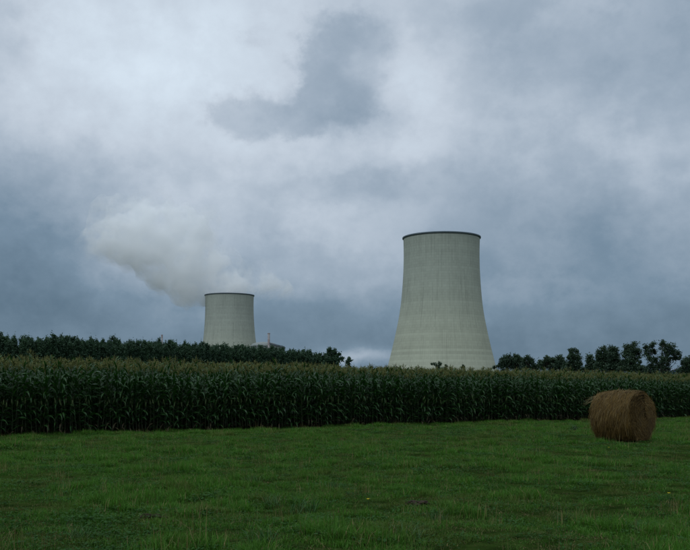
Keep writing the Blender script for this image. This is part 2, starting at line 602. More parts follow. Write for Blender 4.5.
# ------------------------------------------------------------------ plant buildings behind the tree strip
def stack(px, top, dist, r, label):
    root = ob('ventilation_stack', None, loc=((px - CX) / F * dist, dist, 0))
    tag(root, label, 'chimney', 'ventilation stacks of the plant')
    zt = EYE + (HY - top) / F * dist
    z = 0
    k = 0
    while z < zt - .1:
        h = 60 if z == 0 else min(9.0, zt - z)
        b = MB()
        r0, r1 = r * (1.06 - .06 * z / zt), r * (1.06 - .06 * (z + h) / zt)
        b.lathe([(0.01, z), (r0, z), (r1, z + h - .02), (0.01, z + h - .02)], 20)
        ob('band', b.mesh('stack_band', M['stack_red' if k % 2 else 'stack_white'], False), root)
        z += h
        k += 1
    b = MB()
    b.lathe([(r * 1.0, zt - .01), (r * 1.25, zt), (r * 1.25, zt + .8), (r * .9, zt + .8), (r * .9, zt)], 20)
    ob('collar', b.mesh('stack_collar', M['stack_red']), root)


stack(268.8, 333.6, 1480, 1.75, 'pale slender stack just right of the farther cooling tower')
stack(162.0, 335.2, 1600, 1.3, 'thin reddish stack rising above the tree strip on the left')

rb_ = ob('reactor_building', None, loc=((264 - CX) / F * 1500, 1500, 0))
tag(rb_, 'low domed building half hidden by trees beside the pale stack', 'building')
zr = EYE + (HY - 346.3) / F * 1500
mb = MB()
mb.lathe([(20, 0), (20, zr), (19.2, zr)], 48)
ob('wall', mb.mesh('reactor_wall', M['hall_pale'], False), rb_)
mb = MB()
mb.lathe([(20.6, zr), (20.6, zr + .7)] + [(20.2 * math.cos(a_), zr + .7 + 6.0 * math.sin(a_)) for a_ in np.linspace(0, 1.55, 9)], 48)
ob('dome', mb.mesh('reactor_dome', M['hall_pale'], True), rb_)
hall = ob('machine_hall', None, loc=((277.5 - CX) / F * 1440, 1440, 0))
tag(hall, 'dark roofed plant hall right of the pale stack, sloping towards the trees', 'building')
hw = 6.8 / F * 1440
h1, h2 = EYE + (HY - 343.0) / F * 1440, EYE + (HY - 346.8) / F * 1440
mb = MB()
mb.add([(-hw, -15, 0), (hw, -15, 0), (hw, 15, 0), (-hw, 15, 0), (-hw, -15, h1 - 2.2), (hw, -15, h2 - 2.2), (hw, 15, h2 - 2.2), (-hw, 15, h1 - 2.2)],
       [(0, 1, 5, 4), (1, 2, 6, 5), (2, 3, 7, 6), (3, 0, 4, 7)])
ob('wall', mb.mesh('hall_wall', M['hall_pale']), hall)
mb = MB()
e_ = .8
mb.add([(-hw - e_, -16, h1 - 2.2), (hw + e_, -16, h2 - 2.2), (hw + e_, 16, h2 - 2.2), (-hw - e_, 16, h1 - 2.2),
        (-hw - e_, -16, h1), (hw + e_, -16, h2), (hw + e_, 16, h2), (-hw - e_, 16, h1)],
       [(3, 2, 1, 0), (4, 5, 6, 7), (0, 1, 5, 4), (1, 2, 6, 5), (2, 3, 7, 6), (3, 0, 4, 7)])
ob('roof', mb.mesh('hall_roof', M['hall_roof']), hall)

shed = ob('metal_shed', None, loc=((674 - CX) / F * 430, 430, 0))
tag(shed, 'small blue metal shed glimpsed under the big tree at far right', 'shed')
mb = MB()
hs = EYE + (HY - 370.6) / F * 430
mb.box((-2.6, -5, 0), (2.6, 5, hs))
ob('wall', mb.mesh('shed_wall', M['blue_sheet']), shed)
mb = MB()
mb.add([(-2.9, -5.3, hs), (2.9, -5.3, hs), (2.9, 5.3, hs), (-2.9, 5.3, hs), (0, -5.3, hs + 1.0), (0, 5.3, hs + 1.0)],
       [(3, 2, 1, 0), (0, 1, 4), (2, 3, 5), (1, 2, 5, 4), (3, 0, 4, 5)])
ob('roof', mb.mesh('shed_roof', M['shed_roof']), shed)


# ------------------------------------------------------------------ steam plume
def hull(lobes, voxel, rs, children=9, grand=5):
    """billowing closed surface: lobes, smaller lobes on them, and smaller ones on those, fused"""
    rr = random.Random(rs)
    tmpl, vs_, fs = {}, [], []
    for sub in (2, 3):
        bm = bmesh.new()
        bmesh.ops.create_icosphere(bm, subdivisions=sub, radius=1)
        bm.verts.ensure_lookup_table()
        tmpl[sub] = (np.array([v.co[:] for v in bm.verts]), [[v.index for v in f.verts] for f in bm.faces])
        bm.free()

    def ball(c, r, sub):
        tv, tf = tmpl[sub]
        vs_.append(tv * r + np.array(c[:]))
        fs.extend([[i + ball.n for i in f] for f in tf])
        ball.n += len(tv)
    ball.n = 0
    for c, r in lobes:
        ball(c, r, 3)
        for _ in range(children):
            dv = Vector((rr.gauss(0, 1), rr.gauss(0, 1), rr.gauss(0, 1) + .25)).normalized()
            c2 = c + dv * r * rr.uniform(.75, 1.0)
            r2 = r * rr.uniform(.28, .5)
            ball(c2, r2, 2)
            for _ in range(grand):
                dv = Vector((rr.gauss(0, 1), rr.gauss(0, 1), rr.gauss(0, 1) + .25)).normalized()
                ball(c2 + dv * r2 * rr.uniform(.8, 1.0), r2 * rr.uniform(.25, .45), 2)
    me = bpy.data.meshes.new('hull')
    me.from_pydata(np.concatenate(vs_).tolist(), [], fs)
    o = bpy.data.objects.new('hull', me)
    COL.objects.link(o)
    md = o.modifiers.new('r', 'REMESH')
    md.mode = 'VOXEL'
    md.voxel_size = voxel
    sm = o.modifiers.new('s', 'SMOOTH')
    sm.iterations = 4
    dg = bpy.context.evaluated_depsgraph_get()
    m2 = bpy.data.meshes.new_from_object(o.evaluated_get(dg))
    bpy.data.objects.remove(o)
    bpy.data.meshes.remove(me)
    return m2


def steam_mat(name, dens, lo, hi):
    mt, t, out = material(name)
    v = t.node('ShaderNodeVolumePrincipled')
    v.inputs['Color'].default_value = (.995, .998, 1, 1)
    po = t.node('ShaderNodeTexCoord').outputs['Object']
    n_ = t.noise(po, .03, 5, .62)
    t.put(v.inputs['Density'], t.smooth(n_, lo, hi, 0.0, dens))
    v.inputs['Anisotropy'].default_value = 0.1
    t.l.new(v.outputs[0], out.inputs['Volume'])
    return mt


steam = ob('steam_plume', None, loc=(T2.x, T2.y, 178))
tag(steam, 'grey white steam drifting up and left from the farther cooling tower', kind='stuff')


def SL(lst):
    o_ = []
    for px, py, r, dd in lst:
        o_.append((P(px, py, T2D + dd) - Vector((T2.x, T2.y, 178)), r * T2D / F))
    return o_


dense = hull(SL([(229, 289, 17, 0), (216, 287, 17, 0), (203, 291, 16, 10), (191, 292, 16, 0), (207, 274, 17, 10), (180, 280, 20, 0),
                 (221, 272, 13, -10), (164, 270, 20, 10), (186, 258, 19, -10), (149, 260, 19, 0), (205, 252, 15, 10), (134, 248, 18, 0),
                 (158, 242, 20, 0), (178, 236, 18, 10), (122, 232, 17, 0), (144, 224, 17, -10), (166, 222, 14, 0), (112, 246, 13, 0), (198, 232, 14, 0), (184, 216, 12, 0)]), 3.6, 3, 16, 6)
dense.materials.append(steam_mat('steam_dense', .040, .34, .58))
ob('dense_steam', dense, steam)
mid = hull(SL([(150, 250, 24, 20), (134, 240, 24, 0), (164, 234, 24, -20), (124, 252, 17, 10), (118, 224, 22, 20), (143, 216, 22, 0),
               (200, 240, 20, 20), (180, 226, 22, -10), (268, 288, 13, 20), (284, 291, 10, 10), (250, 283, 14, 20), (226, 260, 16, 0),
               (100, 238, 18, 0), (104, 212, 16, 0), (160, 206, 16, 0), (205, 222, 16, 0), (262, 272, 13, 0), (175, 262, 30, 0), (215, 275, 24, 0)]), 5.0, 8, 12, 6)
mid.materials.append(steam_mat('steam_mid', .020, .42, .66))
ob('drifting_steam', mid, steam)
puff = hull(SL([(246, 284, 13, 15), (259, 282, 12, 20), (271, 286, 11, 20), (283, 290, 9, 20), (238, 272, 13, 10), (252, 272, 9, 15),
                (104, 236, 16, 0), (92, 244, 14, 0), (108, 252, 12, 0), (120, 212, 15, 0), (140, 204, 14, 0)]), 4.0, 15, 12, 6)
puff.materials.append(steam_mat('steam_puff', .018, .38, .64))
ob('loose_steam', puff, steam)


# ------------------------------------------------------------------ trees
def leaf_cards(mb, centers, size, rr, mi=0):
    """leaf-spray faces: bent, randomly turned pieces about one twig's leaves in size"""
    c = np.asarray([tuple(p) for p in centers] if not isinstance(centers, np.ndarray) else centers)
    g = np.random.default_rng(rr.randrange(1 << 30))
    n_ = len(c)
    s_ = (size * g.uniform(.55, 1.25, n_))[:, None]
    a = g.normal(size=(n_, 3)) * (1, 1, .8)
    a /= np.linalg.norm(a, axis=1)[:, None]
    b_ = np.cross(a, g.normal(size=(n_, 3)))
    b_ /= np.linalg.norm(b_, axis=1)[:, None]
    nn = np.cross(a, b_)
    v = np.stack([c - a * s_, c - b_ * s_ * .5 + nn * s_ * .12, c + a * s_, c + b_ * s_ * .5 + nn * s_ * .15], 1).reshape(-1, 3)
    k = len(mb.v)
    mb.v += v.tolist()
    for i in range(n_):
        q = k + 4 * i
        mb.f += [(q, q + 1, q + 2), (q, q + 2, q + 3)]
    mb.m += [mi] * (2 * n_)


def clump_points(c, r, n_, rr, up=.55):
    """leaves along twigs that radiate from the middle of a clump, tips reaching unequally far"""
    g = np.random.default_rng(rr.randrange(1 << 30))
    tw = max(6, n_ // 16)
    dv = g.normal(size=(tw, 3)) + (0, 0, up)
    dv /= np.linalg.norm(dv, axis=1)[:, None]
    ln = r * g.uniform(.5, 1.5, tw)
    i = g.integers(0, tw, n_)
    f = g.random(n_) ** .55
    p = dv[i] * (ln[i] * f)[:, None] + g.normal(size=(n_, 3)) * (.10 * r + .12)
    return np.asarray(c) + p


def tree_meshes(h, lobes, rr, leaf_mat, cards, size, trunk_r, crown_base):
    """trunk with a limb to every lobe, and the crown of leaf sprays"""
    tb = MB()
    top = max((c.z for c, r in lobes))
    lean = Vector((rr.uniform(-.02, .02) * h, rr.uniform(-.02, .02) * h, 0))
    sp = [Vector((0, 0, 0)), lean * .3 + Vector((0, 0, h * .2)), lean * .7 + Vector((0, 0, h * .5)), lean + Vector((0, 0, top * .93))]
    tb.tube(sp, [trunk_r, trunk_r * .8, trunk_r * .5, trunk_r * .12], 8)
    for c, r in lobes:
        z0 = min(max(crown_base, c.z - h * .22), top * .85)
        k = z0 / (top * .93)
        base = lean * k + Vector((0, 0, z0))
        midp = base.lerp(c, .55) + Vector((0, 0, -.04 * h))
        tb.tube([base, midp, c, c + (c - midp) * .35 * min(1, r)], [trunk_r * .34, trunk_r * .22, trunk_r * .1, .03], 5)
    cb = MB()
    vol = sum(r ** 2 for c, r in lobes)
    for c, r in lobes:
        leaf_cards(cb, clump_points(c, r, max(24, int(cards * r * r / vol)), rr), size, rr)
    return tb.mesh('trunk', M['bark'], True), cb.mesh('crown', leaf_mat)


def place_tree(name, meshes, loc, rz=0, sc=(1, 1, 1)):
    root = ob(name, None, loc=loc, rot=(0, 0, rz), scale=sc)
    ob('trunk', meshes[0], root)
    ob('crown', meshes[1], root)
    return root


# poplar plantation on the left: three rows of individual trees
tr_ = random.Random(21)
pops = []
for k in range(9):
    H = 15.0
    wd = tr_.uniform(1.3, 1.8)
    g = np.random.default_rng(900 + k)
    tb = MB()
    tb.tube([(0, 0, 0), (.05, 0, 5), (-.05, .05, 10), (0, 0, H - .3)], [.17, .13, .08, .02], 7)
    cpts = []
    for i in range(95):                              # steep branches, leaves all along them
        f = (i + g.random()) / 95
        z = 1.6 + (H - 3.0) * f
        env = wd * (1.0 - .86 * max(0, (z - 6) / (H - 6)) ** 1.5)
        a = i * 2.4 + g.normal() * .3
        e = g.uniform(.6, 1.05) + .3 * f
        ln = min(env / math.cos(min(1.3, e)), 3.6) * g.uniform(.6, 1.1)
        dv = np.array((math.cos(a) * math.cos(e), math.sin(a) * math.cos(e), math.sin(e)))
        ln = min(ln, (H - z + .5 * g.random()) / dv[2])
        if i % 2 == 0:
            tb.tube([(0, 0, z), tuple(np.array((0, 0, z)) + dv * ln * .9)], [.04, .01], 4, cap=False)
        m_ = int(34 + 42 * ln)
        ff = g.random(m_) ** .7
        cpts.append(np.array((0, 0, z)) + dv * (ln * ff)[:, None] + g.normal(size=(m_, 3)) * (.17, .17, .22))
    tip = g.normal(size=(70, 3)) * (.13, .13, .5) + (0, 0, H - .45)
    cb = MB()
    leaf_cards(cb, np.concatenate(cpts + [tip]), .20, tr_)
    pops.append((tb.mesh('trunk', M['bark'], True), cb.mesh('crown', M['poplar'])))
A, B = Vector((-80, 226, 0)), Vector((-6.2, 309, 0))
dirv = (B - A).normalized()
nrm = Vector((-dirv.y, dirv.x, 0))
L_ = (B - A).length
for row in range(3):
    s = -24 + row * 1.2
    while s < L_ + (-row * 2.0):
        s += tr_.uniform(1.7, 2.5)
        q = A + dirv * s + nrm * (row * 3.4 + tr_.uniform(-.7, .7))
        f = max(0, min(1, s / L_))
        hh = (tr_.gauss(1.0, .03)) * (1.0 + .03 * row) * (1.0 + .02 * math.sin(f * 3.1))
        wv = tr_.uniform(.85, 1.3)
        pxq = CX + q.x / q.y * F
        t_ = place_tree('poplar_tree', pops[tr_.randrange(9)], (q.x, q.y, -.02), tr_.uniform(0, 6.28), (wv, wv, hh))
        sec = ('at the far left end of the tree strip' if pxq < 60 else
               'of the tree strip below the reddish stack' if pxq < 200 else
               'of the tree strip before the farther cooling tower' if pxq < 258 else
               'of the tree strip right of the farther cooling tower')
        tag(t_, ('slender dark poplar in front ' if row == 0 else 'half hidden poplar ') + sec, 'tree', 'poplars of the tree strip behind the corn')


def lobe_tree(name, label, dist, lobes_px, cards, size, leaf='broad', group=None, trunk=None, seed=0):
    """a tree whose lobes were read off the photograph as (px, py, radius px); depth is spread round the trunk"""
    rr = random.Random(seed)
    cx = sum(l[0] * l[2] for l in lobes_px) / sum(l[2] for l in lobes_px)
    x0 = (cx - CX) / F * dist
    k = dist / F
    lobes, wmax = [], max(abs(l[0] - cx) for l in lobes_px) * k + .5
    for px, py, r in lobes_px:
        z = EYE + (HY - py) * k
        xx = (px - cx) * k
        dep = math.sqrt(max(0, wmax ** 2 - xx ** 2))
        lobes.append((Vector((xx, rr.uniform(-.5, .5) * dep, z)), r * k * 1.12))
        if r * k > 1.2:
            for _ in range(4):                        # smaller sprays break the outline
                a = rr.uniform(0, 6.28)
                q = r * k * rr.uniform(.7, 1.0)
                lobes.append((Vector((xx + math.cos(a) * q, rr.uniform(-.6, .6) * dep, z + math.sin(a) * q)), r * k * rr.uniform(.28, .45)))
    # hidden lower crown behind the corn
    zl = min(l[0].z - l[1] for l in lobes)
    H = max(l[0].z + l[1] for l in lobes)
    for i in range(5):
        a = i * 1.26 + rr.uniform(0, 1)
        lobes.append((Vector((math.cos(a) * wmax * .55, math.sin(a) * wmax * .55, zl * rr.uniform(.6, .95))), max(.8, wmax * .4)))
    tm = tree_meshes(H, lobes, rr, M[leaf], int(cards * 3.2), size * .85, trunk or H * .02, zl * .55)
    o = place_tree(name, tm, (x0, dist, -.02))
    return tag(o, label, 'tree', group)


G_R = 'trees standing beyond the corn on the right'
lobe_tree('broadleaf_tree', 'leftmost rounded tree right of the larger cooling tower', 400,
          [(504, 360, 3.6), (509, 358, 3.2), (503, 365, 4), (509, 365, 4.5), (512, 361, 2.6)], 1500, .42, group=G_R, seed=1)
lobe_tree('broadleaf_tree', 'second rounded tree right of the larger cooling tower, narrow top', 405,
          [(517, 357.5, 3.0), (516, 362, 4), (520, 361, 3.2), (517, 367, 4.5), (513.5, 366, 2.5)], 1500, .42, group=G_R, seed=2)
lobe_tree('broadleaf_tree', 'third rounded tree from the larger cooling tower, domed top', 395,
          [(527.5, 359, 3.4), (525, 364, 4.2), (531, 363, 3.6), (529, 368, 5), (534, 366.5, 2.4), (537, 368.5, 2.2), (523, 368, 3)], 1500, .42, group=G_R, seed=3)
lobe_tree('broadleaf_tree', 'low wide tree in the gap left of the tallest lone tree, stepped outline', 390,
          [(541, 363, 3.0), (547, 360, 3.4), (546, 366, 5), (552, 360.5, 3.2), (553, 366, 5)], 1700, .42, group=G_R, seed=4)
lobe_tree('broadleaf_tree', 'rounded tree touching the lone upright tree on its left', 385,
          [(560, 359.5, 3.8), (563, 364, 3.6), (558, 366, 4.5), (564, 369, 3.6)], 1500, .42, group=G_R, seed=5)
lobe_tree('poplar_tree', 'lone upright tree with twin tops, sky on both sides', 345,
          [(573, 350.5, 2.8), (578, 352.5, 2.5), (572, 356, 3.8), (578.5, 358, 3.2), (569.5, 357, 2.0), (574, 362, 5.5), (580, 364, 3), (569.5, 365, 3.2), (575, 370, 6)],
          2400, .38, group=G_R, seed=6)
lobe_tree('broadleaf_tree', 'small low tree left of the dark group of tall trees', 325,
          [(590, 358, 3.2), (588.5, 362, 3.2), (592, 364, 4), (588, 368, 3), (594, 369, 4)], 1500, .36, group=G_R, seed=7)
lobe_tree('poplar_tree', 'narrow pointed tree at the left of the dark group', 312,
          [(603, 349.5, 2.7), (600, 353, 3.2), (604.5, 355, 4), (600, 360, 4.5), (606, 362, 5), (600, 367, 5)], 2400, .36, group=G_R, seed=8)
lobe_tree('broadleaf_tree', 'flat topped tree second in the dark group', 308,
          [(611, 349.5, 3.4), (615.5, 350.5, 3.2), (612, 356, 5), (617, 357, 3.5), (613, 363, 6), (619, 364, 4), (614, 369, 6), (608, 369, 4)], 2600, .36, group=G_R, seed=9)
lobe_tree('broadleaf_tree', 'tall square topped tree in the middle of the dark group', 302,
          [(628, 347.5, 3.8), (634, 345.5, 3.6), (626, 354, 4.5), (634, 353, 5), (638.5, 351, 2.6), (629, 361, 4.5), (635, 362, 4), (624, 362, 3), (627, 368, 4), (633, 369, 5), (639, 370, 4), (622, 370, 4)],
          3000, .35, group=G_R, seed=10)
lobe_tree('broadleaf_tree', 'thin tree in the bright gap of the dark group', 318,
          [(638.8, 358, 1.7), (639.5, 362, 2.0), (638.6, 366, 2.2), (640, 370, 3)], 700, .34, group=G_R, seed=11)
lobe_tree('broadleaf_tree', 'widest spreading tree at right with sky showing through its crown', 298,
          [(652.5, 345, 3.8), (646.5, 347.5, 3.0), (648, 353, 4), (655, 352, 3.6), (662, 345.5, 4.2), (667.5, 348, 3.8), (664, 352, 4.6), (671, 353.5, 3.6),
           (677, 354, 3.6), (679.5, 358.5, 3.0), (670, 360, 3.6), (674.5, 359, 3.2), (661, 360, 4), (655, 360, 3), (648, 360, 3.4), (650, 366, 3.4), (658, 366, 4.4),
           (666, 368.5, 4), (652, 371, 4), (646, 371, 3.5), (682, 363.5, 2.4), (668.5, 364, 2.4)], 5200, .34, group=G_R, seed=12)
lobe_tree('broadleaf_tree', 'lower rounded tree cut by the right edge of the photo', 315,
          [(686, 364, 4.5), (692, 361, 5), (690, 368, 5), (697, 364, 6), (682, 369, 3.2), (685, 361, 3)], 2000, .36, group=G_R, seed=13)
lobe_tree('broadleaf_tree', 'last tree of the left strip, set apart by a notch', 300,
          [(329.5, 351, 2.6), (334, 352, 2.6), (331, 356, 3.6), (337.5, 355.5, 3), (336, 361, 4.5), (329, 362, 4), (341, 359.5, 2.4)], 1900, .36, 'poplar', seed=14)
lobe_tree('broadleaf_tree', 'tiny treetop just right of the tree strip, alone against the sky', 360,
          [(349, 358.5, 1.5), (349.3, 361, 2.2), (348, 363.5, 2.4)], 600, .36, 'poplar', seed=15)
lobe_tree('broadleaf_tree', 'small dark treetops in front of the larger cooling tower', 430,
          [(432, 364.6, 1.7), (434.6, 364.2, 1.2), (438.5, 363.4, 1.6), (440.5, 364.6, 1.8), (437, 366.5, 2.6), (447, 366, 1.5)], 900, .42, seed=16)
lobe_tree('broadleaf_tree', 'tiny treetop before the right half of the larger cooling tower', 440,
          [(463, 366, 1.0), (463.5, 367.5, 1.6)], 350, .4, seed=17)
lobe_tree('broadleaf_tree', 'low bush at the right foot of the larger cooling tower', 420,
          [(498, 366.4, 2.2), (494, 367.6, 1.6), (502, 367, 2)], 600, .42, seed=18)

for i_, (px, py, wd_, dd, lab) in enumerate((
        (538, 367.5, 7, 398, 'low shrub filling the gap between the rounded trees right of the larger tower'),
        (567, 369, 6, 360, 'low shrub at the left foot of the lone upright tree'),
        (584, 370.5, 7, 350, 'low shrub between the lone upright tree and the dark group'),
        (622, 368, 8, 316, 'low shrub under the flat topped tree of the dark group'),
        (643, 369.5, 7, 312, 'low shrub under the bright gap of the dark group'),
        (682, 371, 6, 330, 'low shrub under the crown at the far right'))):
    o = lobe_tree('shrub', lab, dd, [(px - wd_ * .6, py + 1, 2.6), (px, py, 3.0), (px + wd_ * .6, py + .8, 2.6), (px - wd_ * .2, py - 1.6, 1.5)], 900, .36, group=G_R, seed=40 + i_)
    o['category'] = 'shrub'

# ------------------------------------------------------------------ corn plants
cr = random.Random(5)


def leaf_mesh(name, length, width, a0, a1, mat, seed):
    rr = random.Random(seed)
    n_ = 8
    pts, th = [Vector((0, 0, 0))], a0
    for i in range(n_):
        f = (i + .5) / n_
        ang = a0 + (a1 - a0) * f ** 1.25
        pts.append(pts[-1] + Vector((math.cos(ang), 0, math.sin(ang))) * (length / n_))
    tw = rr.uniform(-.7, .7)
    vs_, fs = [], []
    for i, p in enumerate(pts):
        f = i / n_
        wv = width * (.55 + .45 * min(1, f / .25)) * (1 - max(0, (f - .35) / .65) ** 1.6) + .002
        tdir = (pts[min(i + 1, n_)] - pts[max(i - 1, 0)]).normalized()
        up = Vector((-tdir.z, 0, tdir.x))
        roll = tw * f
        side = Vector((0, 1, 0)) * math.cos(roll) + up * math.sin(roll)
        wave = .22 * wv * math.sin(f * 13 + seed)
        lift = .28 * wv * (1 - f)
        sway = Vector((0, .06 * length * math.sin(seed) * f * f, 0))
        vs_ += [p + sway - side * wv * .5 + up * (lift + wave), p + sway, p + sway + side * wv * .5 + up * (lift - wave)]
        if i:
            k = 3 * i
            fs += [(k - 3, k - 2, k + 1, k), (k - 2, k - 1, k + 2, k + 1)]
    return mesh(name, vs_, fs, mat, smooth=True)


LEAF = {'upper': [leaf_mesh('corn_leaf', cr.uniform(.34, .46), .06, R(66), R(cr.uniform(-25, 25)), M['corn_leaf'], i) for i in range(6)],
        'mid': [leaf_mesh('corn_leaf', cr.uniform(.75, .95), .092, R(66), R(cr.uniform(-78, -25)), M['corn_leaf'], 10 + i) for i in range(8)],
        'low': [leaf_mesh('corn_leaf', cr.uniform(.6, .8), .08, R(45), R(cr.uniform(-88, -65)), M['corn_leaf'], 20 + i) for i in range(5)],
        'dry': [leaf_mesh('corn_dry_leaf', cr.uniform(.4, .6), .055, R(0), R(-95), M['corn_dry'], 30 + i) for i in range(3)]}


def stalk_mesh(seed):
    rr = random.Random(seed)
    b = MB()
    pts, rad = [], []
    z = 0
    H = 2.42
    for i in range(13):
        z = H * i / 12
        pts.append((rr.uniform(-.012, .012), rr.uniform(-.012, .012), z))
        rad.append(.0135 * (1 - .6 * i / 12) + (.002 if i % 2 else 0))
    b.tube(pts, rad, 6)
    return b.mesh('stalk', M['corn_stalk'], True)


def tassel_mesh(seed):
    rr = random.Random(seed)
    b = MB()
    b.tube([(0, 0, 0), (.005, 0, .2), (.012, .004, .32)], [.006, .011, .003], 4)
    for i in range(11):
        a = rr.uniform(0, 6.28)
        z0 = rr.uniform(.03, .15)
        l = rr.uniform(.13, .21)
        o_ = Vector((math.cos(a), math.sin(a), 0))
        el_ = rr.uniform(.6, 1.25)
        p0 = Vector((0, 0, z0))
        p1 = p0 + (o_ * math.cos(el_) + Vector((0, 0, math.sin(el_)))) * l * .6
        p2 = p1 + (o_ * math.cos(el_ - .6) + Vector((0, 0, math.sin(el_ - .6)))) * l * .4
        b.tube([p0, p1, p2], [.004, .0085, .003], 3, cap=False)
    return b.mesh('tassel', M['tassel'])


def ear_mesh():
    b = MB()
    b.tube([(0, 0, 0), (.03, 0, .06), (.055, 0, .16), (.07, 0, .24)], [.012, .027, .026, .010], 7, 0)
    for i in range(4):
        a = i * 1.6
        b.tube([(.068, 0, .23), (.078 + .02 * math.cos(a), .02 * math.sin(a), .27), (.085 + .035 * math.cos(a), .035 * math.sin(a), .255)], [.006, .006, .003], 3, 1)
    return b.mesh('ear', [M['ear'], M['silk']], True)


EAR = ear_mesh()
STALK = [stalk_mesh(i) for i in range(4)]
TASSEL = [tassel_mesh(50 + i) for i in range(6)]


def corn_recipe(seed):
    rr = random.Random(seed)
    az0 = rr.uniform(0, 6.28)
    parts = [('stalk', STALK[seed % 4], Matrix())]
    n_ = 16
    for i in range(n_):
        z = .18 + 2.17 * (i / (n_ - 1)) ** .95 + rr.uniform(-.04, .04)
        a = az0 + (i % 2) * math.pi + rr.uniform(-.55, .55)
        kind = 'dry' if i < 2 and rr.random() < .35 else 'low' if i < 6 else 'upper' if i >= 13 else 'mid'
        sc = rr.uniform(.85, 1.12)
        mtx = Matrix.Translation((0, 0, z)) @ Matrix.Rotation(a, 4, 'Z') @ Matrix.Translation((.01, 0, 0)) @ Matrix.Rotation(rr.uniform(-.15, .15), 4, 'Y') @ Matrix.Scale(sc, 4)
        parts.append(('leaf', rr.choice(LEAF[kind]), mtx))
    parts.append(('tassel', TASSEL[seed % 6], Matrix.Translation((0, 0, 2.40)) @ Matrix.Rotation(rr.uniform(0, 6), 4, 'Z') @ Matrix.Rotation(rr.uniform(-.1, .1), 4, 'X')))
    a = az0 + rr.uniform(.8, 2.2)
    parts.append(('ear', EAR, Matrix.Translation((0, 0, rr.uniform(.95, 1.2))) @ Matrix.Rotation(a, 4, 'Z')))
    return parts


RECIPES = [corn_recipe(i) for i in range(12)]


def joined(parts, name):
    b = MB()
    mats = [M['corn_stalk'], M['corn_leaf'], M['corn_dry'], M['tassel'], M['ear'], M['silk']]
    ix = {m_.name: i for i, m_ in enumerate(mats)}
    for nm, me, mtx in parts:
        k = len(b.v)
        b.v += [tuple(mtx @ v.co) for v in me.vertices]
        for p in me.polygons:
            b.f.append(tuple(v + k for v in p.vertices))
            b.m.append(ix[me.materials[p.material_index].name])
    return b.mesh(name, mats, True)


def ground_z(x, y):
    return gz(x, y) * np.clip((90 - np.hypot(x, y - 30)) / 40, 0, 1)


def corn_scale(n_):
    return 1.045 + .115 * min(1, max(0, n_) / 6.0)      # plants at the edge stay shorter than those inside


def section(px):
    for lim, txt in ((110, 'at the far left end of the field edge'), (205, 'on the field edge, left of the farther cooling tower'),
                     (300, 'on the field edge, below the farther cooling tower'), (385, 'on the field edge, between the two cooling towers'),
                     (500, 'on the field edge, below the larger cooling tower'), (585, 'on the field edge, just left of the hay bale'),
                     (658, 'on the field edge, behind the hay bale')):
        if px < lim:
            return txt
    return 'on the field edge, right of the hay bale'


proto_parts = []
s = -18.6
count = 0
S_END = s
pos, rot, scl, idx = [], [], [], []
while count < 298:
    s += cr.uniform(.13, .22)
    n_ = cr.gauss(0, .05)
    x, y = field(s, n_)
    z = float(ground_z(x, y))
    k = cr.gauss(1.05, .04)
    root = bpy.data.objects.new('corn_plant', None)
    COL.objects.link(root)
    root.location = (x, y, z)
    root.rotation_euler = (cr.gauss(0, .045), cr.gauss(0, .045), cr.uniform(0, 6.28))
    root.scale = (k, k, k)
    root.empty_display_size = .2
    tag(root, 'tall green corn plant ' + section(CX + F * x / y), 'corn', 'corn plants along the edge of the field')
    for nm, me, mtx in RECIPES[cr.randrange(12)]:
        c_ = bpy.data.objects.new(nm, me)
        COL.objects.link(c_)
        c_.parent = root
        m2 = mtx
        if nm == 'leaf':
            m2 = mtx @ Matrix.Rotation(cr.uniform(-.3, .3), 4, 'Z') @ Matrix.Rotation(cr.uniform(-.12, .12), 4, 'Y')
        c_.matrix_local = m2
    count += 1
S_END = s


def corn_pt(s, n_):
    x, y = field(s, n_)
    pos.append((x, y, float(ground_z(x, y))))
    rot.append((cr.gauss(0, .03), cr.gauss(0, .03), cr.uniform(0, 6.28)))
    k = cr.gauss(1.0, .045) * corn_scale(n_)
    scl.append((k * .97, k * .97, k))
    idx.append(cr.randrange(12))


for a_, b_ in ((-34, -18.6), (S_END, 92)):            # the same row, outside the photograph
    s = a_
    while s < b_:
        s += cr.uniform(.13, .22)
        corn_pt(s, cr.gauss(0, .05))
for row in range(1, 36):
    s = -34
    while s < 92:
        s += cr.uniform(.14, .24)
        corn_pt(s, row * .75 + cr.gauss(0, .05))
corn = gn_instances('corn_field', [joined(r_, 'corn_kind') for r_ in RECIPES], pos, rot, scl, idx)
tag(corn, 'dense mass of tall corn with tan tassels behind the front row', kind='stuff')


# ------------------------------------------------------------------ meadow grass
def tuft(seed, n_, hgt, spread, wid, dry=.12, lean=.5, mats=('grass', 'grass_dry')):
    rr = random.Random(seed)
    b = MB()
    for _ in range(n_):
        a = rr.uniform(0, 6.28)
        q = spread * math.sqrt(rr.random())
        base = Vector((math.cos(a) * q, math.sin(a) * q, -.01))
        la = rr.uniform(0, 6.28)
        ln = abs(rr.gauss(0, lean))
        h = hgt * rr.uniform(.45, 1.15)
        dv = Vector((math.cos(la), math.sin(la), 0))
        sd = Vector((-dv.y, dv.x, 0))
        if rr.random() < .5:
            sd = (sd + dv * rr.uniform(-.8, .8)).normalized()
        w_ = wid * rr.uniform(.7, 1.2)
        p1 = base + Vector((0, 0, h * .5)) + dv * h * ln * .25
        p2 = base + Vector((0, 0, h * (1 - .25 * min(1.5, ln)))) + dv * h * ln * .8
        b.add([base - sd * w_ * .5, base + sd * w_ * .5, p1 + sd * w_ * .42, p1 - sd * w_ * .42, p2], [(0, 1, 2, 3), (3, 2, 4)], 1 if rr.random() < dry else 0)
    return b.mesh('grass_kind', [M[m_] for m_ in mats], True)


